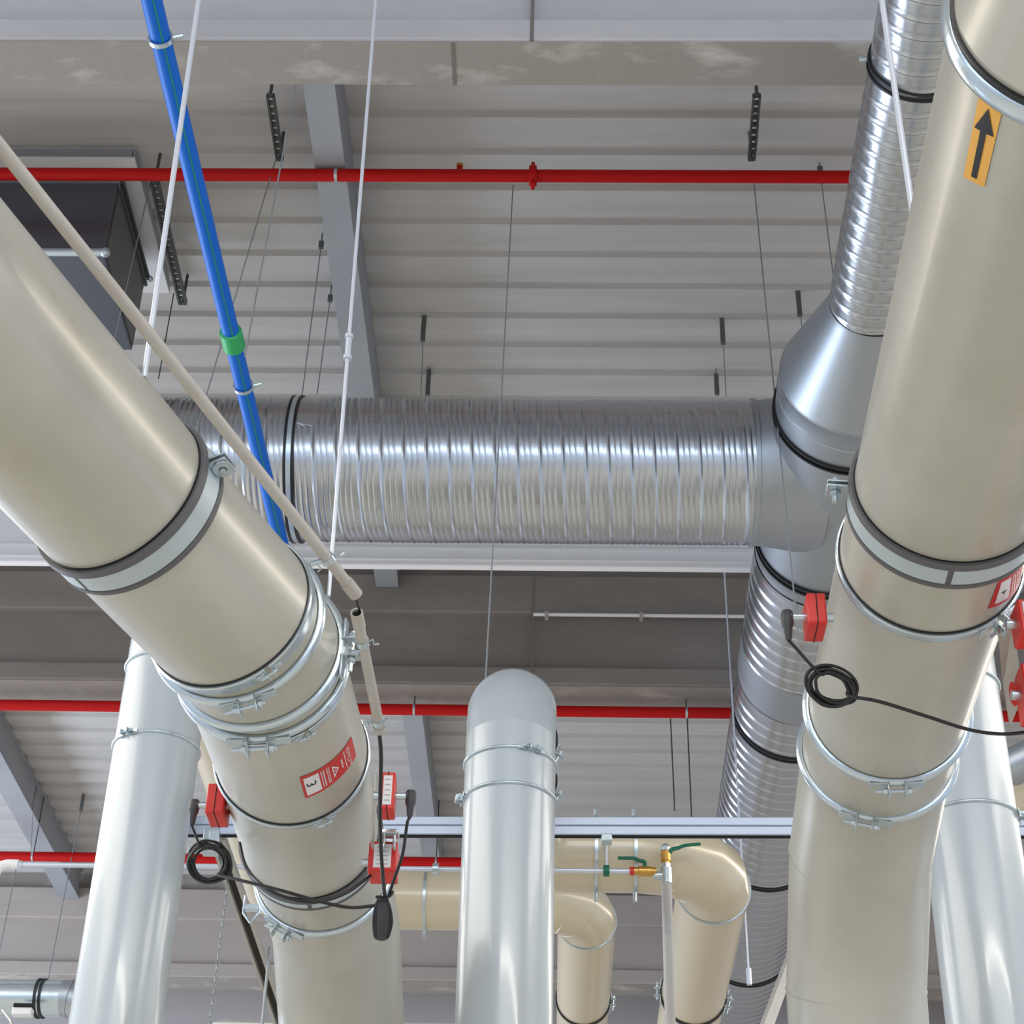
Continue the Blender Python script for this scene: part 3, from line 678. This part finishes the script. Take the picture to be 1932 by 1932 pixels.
# ---------------------------------------------------------------- hanging unit at upper left
zp, zt = 7.12, 7.0
pA0, pA1 = atz(222, 345, zt), atz(275, 528, zt); X1 = (pA0[0]+pA1[0])/2; y0u = pA0[1]; y1u = pA1[1]
z_low = (aty(246, 660, y1u)[2]+aty(190, 482, y0u)[2])/2
t = thing('hanging_air_unit', (X1-.8, (y0u+y1u)/2, z_low), 'large dark grey sheet-metal unit hung from the roof at upper left', 'air unit')
xl_ = X1-1.6
MB().abox(xl_, X1, y0u, y1u, z_low, zt).build('casing', 'unit', t, smooth=False, bevel=.006)
MB().abox(X1, X1+.006, y0u+.02, y1u-.02, z_low+.02, zt-.02).build('side_panel', 'olive', t, smooth=False)
MB().abox(X1+.004, X1+.02, y0u, y1u, zt-.05, zt-.03).abox(X1+.004, X1+.03, y0u, y1u, zt+.0, zt+.015).build('mounting_rail', 'dark', t, smooth=False)
MB().tube([(xl_, y0u-.02, z_low), (X1, y0u-.02, z_low)], .022, 16).build('front_bar', 'zinc', t)
MB().sphere((X1+.01, y0u-.02, z_low), .028).build('bolt', 'zinc', t)
MB().sphere((X1+.03, y1u-.01, zt), .02).build('bolt', 'zinc', t)
g0, g1 = atz(255, 299, zp), atz(318, 553, zp); xr = (g0[0]+g1[0])/2
MB().abox(xl_, xr, g0[1], g1[1], zp, zp+.012).build('roof_plate', 'whitep', t, smooth=False)
MB().abox(xr-.012, xr, g0[1]+.004, g1[1], zp+.012, HC-.002).abox(xl_, xr-.02, g0[1]+.01, g0[1]+.02, zp+.012, HC-.002).abox(xl_+.2, X1-.1, y0u+.1, y1u-.1, zt, zp).build('support_web', 'purl', t, smooth=False)
# ---------------------------------------------------------------- channel rail across the lower part
RD = 6.88
ra, rb = atd(345, 1560, RD), atd(1950, 1563, RD)
t = thing('channel_rail', ra, 'long bright steel double channel rail crossing the lower part behind the centre pipe', 'rail')
dd = unit(rb-ra); rn = unit(np.cross(dd, UP))
wv = UP
for s, nm in ((1, 'upper_channel'), (-1, 'lower_channel')):
    c0, c1 = ra+wv*s*.019, rb+wv*s*.019
    mb = MB().beam(c0, c1, .04, .034)
    mb.build(nm, 'rail', t, smooth=False, bevel=.003)
MB().beam(ra-rn*.006, rb-rn*.006, .034, .006).build('weld_strip', 'whitep', t, smooth=False)
MB().beam(ra-wv*.0375, rb-wv*.0375, .018, .004).build('slot', 'hole', t, smooth=False)
for px in (408, 735, 1144):
    q = atd(px, 1563, RD-.02); hh = .03 if px == 1144 else .06
    MB().box(q+nv(0, 0, -.045), dd, rn, UP, .04, .05, hh).build('rail_clip', 'zinc', t, bevel=.003)
# strut slanting away below the rail
a, b = atd(410, 1578, 6.9), atd(536, 1945, 7.6)
t = thing('slanted_strut', a, 'slanted steel channel strut with a dark slot, left of the big left pipe\'s lower end', 'strut')
dS = unit(b-a); xS = unit(np.cross(dS, _f)); 
off = .022
MB().beam(a-xS*off, b-xS*off, .012, .045, _f).build('left_lip', 'tube', t, smooth=False)
MB().beam(a+xS*off, b+xS*off, .014, .045, _f).build('right_lip', 'tube', t, smooth=False)
MB().beam(a+_f*.02, b+_f*.02, .044, .004, _f).build('slot', 'slot', t, smooth=False)
q = atd(400, 1578, 6.85); MB().abox(q[0]-.03, q[0]+.03, q[1]-.02, q[1]+.03, q[2]-.07, q[2]+.03).build('end_bracket', 'zinc', t, bevel=.003)
q = atd(475, 1713, 7.0)
cl = MB().tube([q+nv(-.03, 0, .05), q+nv(-.03, 0, -.02), q+nv(0, 0, -.06), q+nv(.03, 0, -.02), q+nv(.03, 0, .05)], .006, 8).box(q, (1, 0, 0), (0, 1, 0), UP, .06, .03, .02)
tag(cl.build('beam_clamp', 'zinc'), 'small zinc clamp hooked on the slanted strut left of the big pipe', 'clamp')
# perforated strut lower right
a, b = atd(1500, 1790, 7.0), atd(1441, 1950, 6.3)
t = thing('perforated_strut', b, 'pale perforated strut leaning beside the lower end of the right pipe', 'strut')
dS = unit(b-a); xS = unit(np.cross(dS, _f))
MB().beam(a, b, .045, .02, _f).build('channel', 'tube', t, smooth=False)
mb = MB(); L = np.linalg.norm(b-a)
n = int(L/.024)
for k in range(n):
    c = a+dS*(k+.5)*L/n-_f*.0115-xS*.006; mb.box(c, dS, xS, _f, .012, .012, .003)
mb.build('perforation', 'hole', t, smooth=False)
# ---------------------------------------------------------------- thin water line with ball valves
DT = 7.4
p0, p1 = atd(12, 1631, DT), atd(1235, 1644, DT)
t = thing('water_line', p0, 'thin bright metal water line running level across the lower left behind the pipes', 'pipe')
MB().tube([p0, p1], .0105, 14).build('tube', 'rod', t)
q = p0+nv(-.01, 0, 0); MB().tube(smoothpath([p0+nv(.05, 0, 0), p0, p0+nv(-.03, 0, -.02), p0+nv(-.045, 0, -.08), p0+nv(-.05, 0, -.16)]), .02, 14).build('bend', 'whitep', t)
MB().tube([atd(22, 1631, DT), atd(42, 1631.5, DT)], .016, 10).build('union', 'rod', t)
for px in (1144, 822):
    q = p0+(p1-p0)*((px-12)/1223); MB().tube([q-nv(.012, 0, 0), q+nv(.012, 0, 0)], .024, 14).build('rubber_clip', 'handle' if px == 1144 else 'zinc', t)
    if px == 1144: MB().tube([q, q+nv(0, -.0, .16)], .007, 8).tube([q+nv(0, 0, .12), q+nv(0, 0, .16)], .012, 8).build('clip_rod', 'rod', t)
def valve(c, d, hd, label, L=.085):
    d = unit(d); hd = unit(hd); t = thing('ball_valve', c, label, 'valve', 'brass ball valves with green levers')
    MB().tube([c-d*L*.5, c-d*L*.32, c-d*L*.3, c+d*L*.3, c+d*L*.32, c+d*L*.5], [.017, .017, .021, .021, .017, .017], 18).build('body', 'brass', t)
    up = np.cross(d, hd); up = UP if abs(d[2]) < .5 else nv(0, -1, 0)
    lift = up if abs(d[2]) < .5 else nv(.6, -.2, .8)
    s0 = c+lift*.02; s1 = c+lift*.042
    MB().tube([s0, s1], .009, 10).build('stem', 'handle', t)
    MB().tube([s1, s1+hd*.02+lift*.003, s1+hd*.045+lift*.014, s1+hd*.11+lift*.014], [.009, .008, .008, .007], 8).build('lever', 'handle', t)
    return t
v1 = p0+(p1-p0)*((1217-12)/1223)
valve(v1, p1-p0, (-1, 0, 0), 'brass ball valve lying level in the thin water line', .09)
MB_ = MB().tube([p0+(p1-p0)*((1188-12)/1223), p0+(p1-p0)*((1196-12)/1223)], .018, 12); MB_.build('seal_ring', 'redb', t)
tee = atd(1257, 1652, DT)
t5 = thing('valve_riser', tee, 'chromed tee and short riser joining the two brass ball valves', 'fitting')
MB().tube([tee-nv(0, 0, .035), tee+nv(0, 0, .03)], .024, 16).tube([tee-nv(.05, 0, 0), tee], .018, 14).build('tee', 'zinc', t5)
MB().tube([tee+nv(0, 0, .03), tee+nv(0, 0, .05)], .02, 6).build('nut', 'zinc', t5)
valve(tee+nv(.0, 0, .078), UP, (1, 0, .12), 'upright brass ball valve above the chromed tee', .055)
MB().tube([tee+nv(0, 0, .106), tee+nv(0, 0, .118)], .021, 16).sphere(tee+nv(0, 0, .12), .0205).build('cap', 'zinc', t5)
q0 = tee-nv(0, 0, .035); q1 = atd(1232, 1960, DT-.1)
q1 = nv(q0[0]-.005, q0[1], -1.4)
dpipe = MB().tube([q0, q1], .021, 18)
tag(dpipe.build('down_pipe', 'tube'), 'thin pale grey pipe running straight down from the valves', 'pipe')
# white conduit along the middle beam
zc = aty(1300, 1160, 10.9)
xl = aty(1006, 1157, 10.9)[0]
t = thing('wall_conduit', (xl, 10.9, zc[2]), 'thin white conduit clipped along the face of the middle concrete beam', 'conduit')
MB().tube([(xl, 10.915, zc[2]), (4.5, 10.915, zc[2])], .013, 12).build('tube', 'whitep', t)
for px in (1031, 1210): x = aty(px, 1162, 10.9)[0]; MB().abox(x-.012, x+.012, 10.9, 10.938, zc[2]-.035, zc[2]+.018).build('clip', 'tube', t, smooth=False)
# ---------------------------------------------------------------- the two grey cable tubes with clips
def clip(c, d, R, parent):
    d = unit(d); MB().rev(c, d, [(-.008, R), (-.008, R+.003), (.008, R+.003), (.008, R)], 24).build('tube_clip', 'zinc', parent)
    e = unit(np.cross(d, _f))
    MB().tube([c+e*(R+.002), c+e*(R+.012)-d*.006, c+e*(R+.012)+d*.012, c+e*(R+.024)+d*.012], .0022, 6).tube([c-e*(R+.002), c-e*(R+.012)-d*.008, c-e*(R+.012)+d*.012, c-e*(R+.022)+d*.014], .0022, 6).build('clip_spring', 'zinc', parent)
a, b = atd(-120, 125, 3.05), atd(672, 1122, 4.0)
dT = unit(b-a)
t = thing('cable_tube', b, 'long pale grey cable tube slanting along the top side of the big left pipe', 'tube', 'pale grey cable tubes')
c_end = atd(644, 1082, 3.97)
MB().tube([a, b], .0128, 24).build('tube', 'tube', t)
MB().tube([b-dT*.045, b], .0155, 24).build('sleeve', 'tube', t)
MB().tube([b-dT*.001, b+dT*.0005], .011, 20).build('opening', 'hole', t)
q = a+dT*((atd(600, 1056, 3.93)-a) @ dT); clip(q, dT, .0128, t)
MB().tube([q, atd(585, 1065, 3.9)], .006, 8).build('clip_post', 'zinc', t)
a, b = atd(673, 1157, 4.05), atd(716, 1372, 4.35); dT = unit(b-a)
t = thing('cable_tube', a, 'short pale grey cable tube hanging steeply right of the big left pipe', 'tube', 'pale grey cable tubes')
L = np.linalg.norm(b-a)
MB().tube([a, b], .0125, 24, caps=False).build('tube', 'tube', t)
MB().rev(a+dT*.02, dT, [(-.022, .0105), (-.022, .0145), (.025, .0145), (.028, .0125), (.028, .0105)], 24).build('sleeve', 'tube', t)
MB().tube([a+dT*.006, a+dT*.007], .0112, 20).build('opening', 'hole', t)
MB().tube([b-dT*.005, b+dT*.014, b+dT*.022], [.0145, .0145, .008], 24).build('end_cap', 'tube', t)
clip(a+dT*L*.24, dT, .0125, t); clip(a+dT*L*.94, dT, .0125, t)
q = a+dT*L*.30; MB().tube([q, atd(660, 1232, 4.12)], .006, 8).build('clip_post', 'zinc', t)
q = a+dT*L*.97; MB().tube([q, atd(686, 1365, 4.35)], .005, 8).build('clip_post', 'zinc', t)
# ---------------------------------------------------------------- spark sensors (red boxes), plugs and cables
def cable(pts, label, r=.0042, group='black sensor cables', cat='cable', n=8):
    return tag(MB().tube(smoothpath(pts, n), r, 8).build('sensor_cable', 'cable'), label, cat, group)
def sensor(px, dep, side, w, h, l, label, plug=True, tilt=(0, 0), plate=None, front=None):
    c = atd(px[0], px[1], dep); t = thing('spark_sensor', c, label, 'sensor', 'red spark sensors')
    ux = unit(nv(1, tilt[0], 0)); uy = unit(nv(-tilt[0], 1, tilt[1])); uz = np.cross(ux, uy)
    MB().box(c, ux, uy, uz, w, l, h).build('housing', 'redb', t, bevel=.004)
    MB().box(c-uy*.0005, ux, uy, uz, .0022, l+.0015, h+.0015).build('lid_joint', 'hole', t, smooth=False)
    if plate: 
        MB().box(c-uy*(l/2+.001)-ux*w*.0, ux, uy, uz, w*.62, .002, h*.78).build('type_plate', 'whites', t)
        mb = MB()
        for k in range(5): mb.box(c-uy*(l/2+.0024)+uz*h*(.28-.14*k)+ux*w*.0, ux, uy, uz, w*.4, .0006, h*.03)
        mb.build('small_print', 'tube', t, smooth=False)
    # bayonet towards the pipe
    MB().tube([c-ux*side*w*.5, c-ux*side*(w*.5+.02)], .011, 14).build('pipe_socket', 'zinc', t)
    if plug:
        s = c+ux*side*w*.5; e = s+ux*side*.032
        MB().tube([s, e], .0095, 14).build('connector', 'zinc', t)
        k = e+ux*side*.008
        pb = MB().tube([k+UP*.014, k+UP*.004, k-UP*.02, k-UP*.028, k-UP*.055, k-UP*.06], [.012, .0145, .0135, .010, .0075, .0045], 14).tube([e-ux*side*.004, e+ux*side*.008], .0135, 14)
        pb.build('angle_plug', 'plug', t)
        return t, k-UP*.06
    return t, c
sA, kA = sensor((412, 1520), 4.92, -1, .05, .085, .1, 'red sensor box on the left side of the big left pipe')
sB, kB = sensor((733, 1502), 4.72, 1, .036, .105, .07, 'upper red sensor box with white plate, right of the big left pipe', plate=True)
sC, kC = sensor((724, 1628), 4.85, 1, .075, .085, .09, 'larger red sensor box below the other on the right of the big left pipe', plug=False, plate=True)
sD, kD = sensor((1537, 1165), 4.05, -1, .042, .078, .085, 'red sensor box on the left side of the big right pipe')
sE, kE = sensor((1938, 1178), 3.9, 1, .05, .08, .08, 'upper red sensor box at the right edge of the photo', plug=False, plate=True)
sF, kF = sensor((1947, 1312), 4.0, 1, .05, .12, .08, 'lower red sensor box at the right edge of the photo', plug=False)
# mounting plates
a = atd(712, 1475, 4.75)
mp = MB().box(atd(706, 1530, 4.8), (1, 0, 0), (0, 1, 0), UP, .006, .06, .19); tag(mp.build('mounting_plate', 'acrylic', bevel=.001), 'narrow metal mounting plate between the big left pipe and its red boxes', 'plate')
q = atd(735, 1573, 4.82); tg = MB().box(q, (1, 0, 0), (0, 1, 0), UP, .05, .04, .012).box(q-nv(.012, 0, .02), (1, 0, 0), (0, 1, 0), UP, .006, .03, .045).box(q-nv(-.014, 0, .02), (1, 0, 0), (0, 1, 0), UP, .006, .03, .045)
tag(tg.build('mounting_bracket', 'zinc', bevel=.002), 'small zinc bracket between the two red boxes right of the big left pipe', 'bracket')
t = thing('mounting_plate', atd(1905, 1300, 4.15), 'slanted grey mounting plate at the right edge behind the red boxes', 'plate')
P = [atd(*p, dd_) for p, dd_ in (((1884, 1198), 4.02), ((1911, 1170), 4.0), ((1931, 1310), 4.05), ((1906, 1371), 4.1), ((1893, 1290), 4.08))]
MB().add([*P, *[p+_f*.006 for p in P]], [(0, 1, 2, 3, 4), (5, 9, 8, 7, 6)]+[(i, (i+1) % 5, 5+(i+1) % 5, 5+i) for i in range(5)]).build('plate', 'acrylic', t, smooth=False)
c = atd(1912, 1308, 4.05); nn = unit(np.cross(P[1]-P[0], P[2]-P[0]))
if nn @ c > 0: nn = -nn
axu = unit(P[2]-P[1]); axv = np.cross(nn, axu)
MB().add([c+nn*.004]+[c+nn*.004+axu*.03*math.cos(q)+axv*.009*math.sin(q) for q in [2*math.pi*k/24 for k in range(24)]], [(0, 1+k, 1+(k+1) % 24) for k in range(24)]).build('red_lens', 'redb', t, smooth=False)
# cable coils
def coil(cpx, dep, a, b, ang, loops, label, start, end, r=.0036, dz=.02, seed=1, extra=None):
    rr = random.Random(seed); c = atd(cpx[0], cpx[1], dep); k = dep/FPX; pts = []
    ca, sa = math.cos(ang), math.sin(ang)
    def P(t, s, ox, oy, oz):
        x, y = a*s*math.cos(t), b*s*math.sin(t); X = x*ca-y*sa+ox; Y = x*sa+y*ca+oy
        return c+(_r*X-_u*Y)*k+_f*oz
    t = thing('sensor_cable', c, label, 'cable', 'black sensor cables')
    def phase(p):
        q = proj(p)-nv(*cpx); X, Y = q[0]*ca+q[1]*sa, -q[0]*sa+q[1]*ca; return math.atan2(Y/b, X/a)
    f0, f1 = phase(start), phase(end); f1 = f0+((f1-f0) % (2*math.pi)); N = 14*loops; tot = 2*math.pi*(loops-1)+(f1-f0); ox = oy = 0; s = .9
    for q in range(N+1):
        L = q/14
        if q % 7 == 0: tx, ty, ts = rr.uniform(-8, 8), rr.uniform(-8, 8), 1.06-.3*rr.random()
        ox += (tx-ox)*.25; oy += (ty-oy)*.25; s += (ts-s)*.25
        pts.append(P(f0+tot*q/N, s, ox, oy, (L/loops-.5)*dz))
    MB().tube(smoothpath([start]+pts+[end], 4), r, 8).build('cable_coil', 'cable', t)
    tp = P(math.atan2(1, 1), .9, 0, 0, 0)
    return t, c
cA, _ = coil((393, 1625), 4.9, 38, 36, 0, 8, 'coiled black cable hanging in a ring below the left red sensor box', kA, atd(418, 1654, 4.85), seed=2)
MB().tube(smoothpath([atd(415, 1652, 4.85), atd(450, 1660, 4.8), atd(530, 1680, 4.72), atd(600, 1700, 4.7), atd(660, 1712, 4.72), atd(712, 1708, 4.74)]), .0045, 8).build('cable_lead', 'cable', cA)
cD, _ = coil((1568, 1295), 4.02, 47, 32, .35, 8, 'coiled black cable in front of the big right pipe', kD, atd(1612, 1316, 3.95), seed=5)
MB().tube(smoothpath([atd(1608, 1315, 3.95), atd(1660, 1324, 3.93), atd(1750, 1352, 3.93), atd(1830, 1377, 3.95), atd(1895, 1385, 3.98), atd(1960, 1378, 4.0)]), .0042, 8).build('cable_lead', 'cable', cD)
# bundled cable, tied in a hanging hank
t = thing('sensor_cable', atd(722, 1770, 4.7), 'tied hank of dark grey cable hanging right of the big left pipe', 'cable', 'black sensor cables')
for kk in range(9):
    x = (kk-4)*3.0; w = math.sqrt(max(0, 1-(kk-4)**2/22))
    mm = MB().tube(smoothpath([atd(722+x*.35, 1690, 4.7), atd(722+x*1.1, 1715, 4.7-.01*w), atd(722+x*1.35, 1740, 4.7-.012*w), atd(720+x*1.0, 1762+6*w, 4.7), atd(720+x*.6, 1766+6*w, 4.71)]), .0052, 8)
    mm.build('cable_loop', 'cable' if kk in (0, 1, 7, 8) else 'plug', t)
MB().tube(smoothpath([atd(710, 1692, 4.69), atd(722, 1696, 4.68), atd(736, 1690, 4.69), atd(741, 1682, 4.7)]), .004, 8).build('cable_tie', 'cable', t)
cable([kB, atd(768, 1555, 4.72), atd(760, 1610, 4.7), atd(745, 1655, 4.7), atd(733, 1690, 4.7)], 'thin cable drooping from the upper right sensor plug to the tied hank')
cable([atd(716, 1385, 4.42), atd(719, 1430, 4.45), atd(717, 1520, 4.5), atd(718, 1590, 4.55), atd(722, 1650, 4.6), atd(726, 1690, 4.68)], 'straight black cable dropping from the short cable tube past the red boxes', .005)
cable([atd(672, 1125, 4.02), atd(674, 1138, 4.03), atd(678, 1150, 4.05), atd(676, 1166, 4.06)], 'short bit of cable bridging the two pale grey tubes', .003)
cable([atd(452, 1590, 4.95), atd(462, 1630, 4.88), atd(485, 1662, 4.8), atd(530, 1690, 4.76), atd(590, 1702, 4.74), atd(650, 1686, 4.76), atd(702, 1650, 4.82)], 'black cable wrapped under the big left pipe along its pale band', .0045)
# ---------------------------------------------------------------- small duct in the lower left corner
DS = 8.6
a, b = atd(-60, 1883, DS), atd(118, 1884, DS)
t = thing('small_duct', b, 'small bright silver duct entering from the left at the bottom corner', 'duct')
rs = .085
MB().tube([a, b], rs, 48).build('duct_section', 'zinc', t)
q = atd(78, 1884, DS)
for s in (-.011, .011): MB().rev(q+nv(s, 0, 0), (1, 0, 0), [(-.006, rs), (-.006, rs+.008), (.006, rs+.008), (.006, rs)], 48).build('gasket', 'black', t)
nodes = [b, b+nv(.04, 0, 0), b+nv(.10, 0, -.02), b+nv(.15, 0, -.08), b+nv(.17, 0, -.2), b+nv(.17, 0, -.9)]
r = Run(nodes, rs, 48); r.section(0, 5, t, 'galvs', 'elbow')
for k in (1, 3): MB().rev(r.N[k], r.n[k], [(-.004, rs-.002), (-.004, rs+.005), (.004, rs+.005), (.004, rs-.002)], 48).build('seam_bead', 'galvs', t)
t = thing('slotted_box', atd(42, 1915, 8.4), 'small white box with a dark slot just below the corner duct', 'box')  # plain white box, no lamp in it
MB().box(atd(43, 1910, 8.4), (1, 0, 0), (0, 1, 0), UP, .09, .05, .035).build('housing', 'whitep', t, bevel=.004)
MB().box(atd(44, 1898, 8.4), (1, 0, 0), (0, 1, 0), UP, .085, .03, .016).build('slot', 'hole', t)
tag(MB().tube([atd(5, 1905, 8.3), atd(20, 1925, 8.2), atd(28, 1950, 8.1)], .006, 8).build('thin_tube', 'tube'), 'thin pale tube slanting at the lower left corner under the duct', 'tube')
# bright white housing along the bottom edge
a, b = atd(400, 1936, 7.6), atd(880, 1940, 7.6)
t = thing('white_housing', a, 'white flat-topped housing just showing along the bottom edge behind the pipes', 'housing')
MB().abox(a[0], b[0], a[1], a[1]+.3, a[2]-.25, a[2]+.02).build('casing', 'whitep', t, smooth=False, bevel=.008)
MB().abox(a[0]+.02, b[0]-.02, a[1]+.02, a[1]+.28, a[2]+.02, a[2]+.035).build('lid', 'tube', t, smooth=False)
# small vent pieces at the right edge
c = atd(1996, 1500, 7.5)
t = thing('round_valve', c, 'cream round valve body with dark slots at the right edge of the photo', 'valve')
MB().rev(c+nv(0, -.02, 0), (0.3, -1, -.3), [(-.15, 0), (-.15, .14), (.0, .15), (.03, .12), (.03, .0)], 48).build('housing', 'cream', t)
for k in range(4):
    q = c+unit(nv(.3, -1, -.3))*.035+nv((k-1.5)*.05-.0, 0, .03*(k % 2)); MB().box(q, (1, 0, .3), (0, 1, 0), UP, .035, .01, .02).build('slot', 'hole', t)
a, b = atd(1925, 1440, 7.2), atd(2010, 1400, 7.0)
t = thing('flexible_duct', a, 'short piece of silver duct at the right edge above the cream valve body', 'duct')
MB().tube([a-(b-a)*.2, b], .075, 40).build('duct_section', 'galvs', t)
MB().rev((a+b)/2, b-a, [(-.01, .075), (-.01, .083), (.01, .083), (.01, .075)], 40).build('clamp_ring', 'zinc', t)
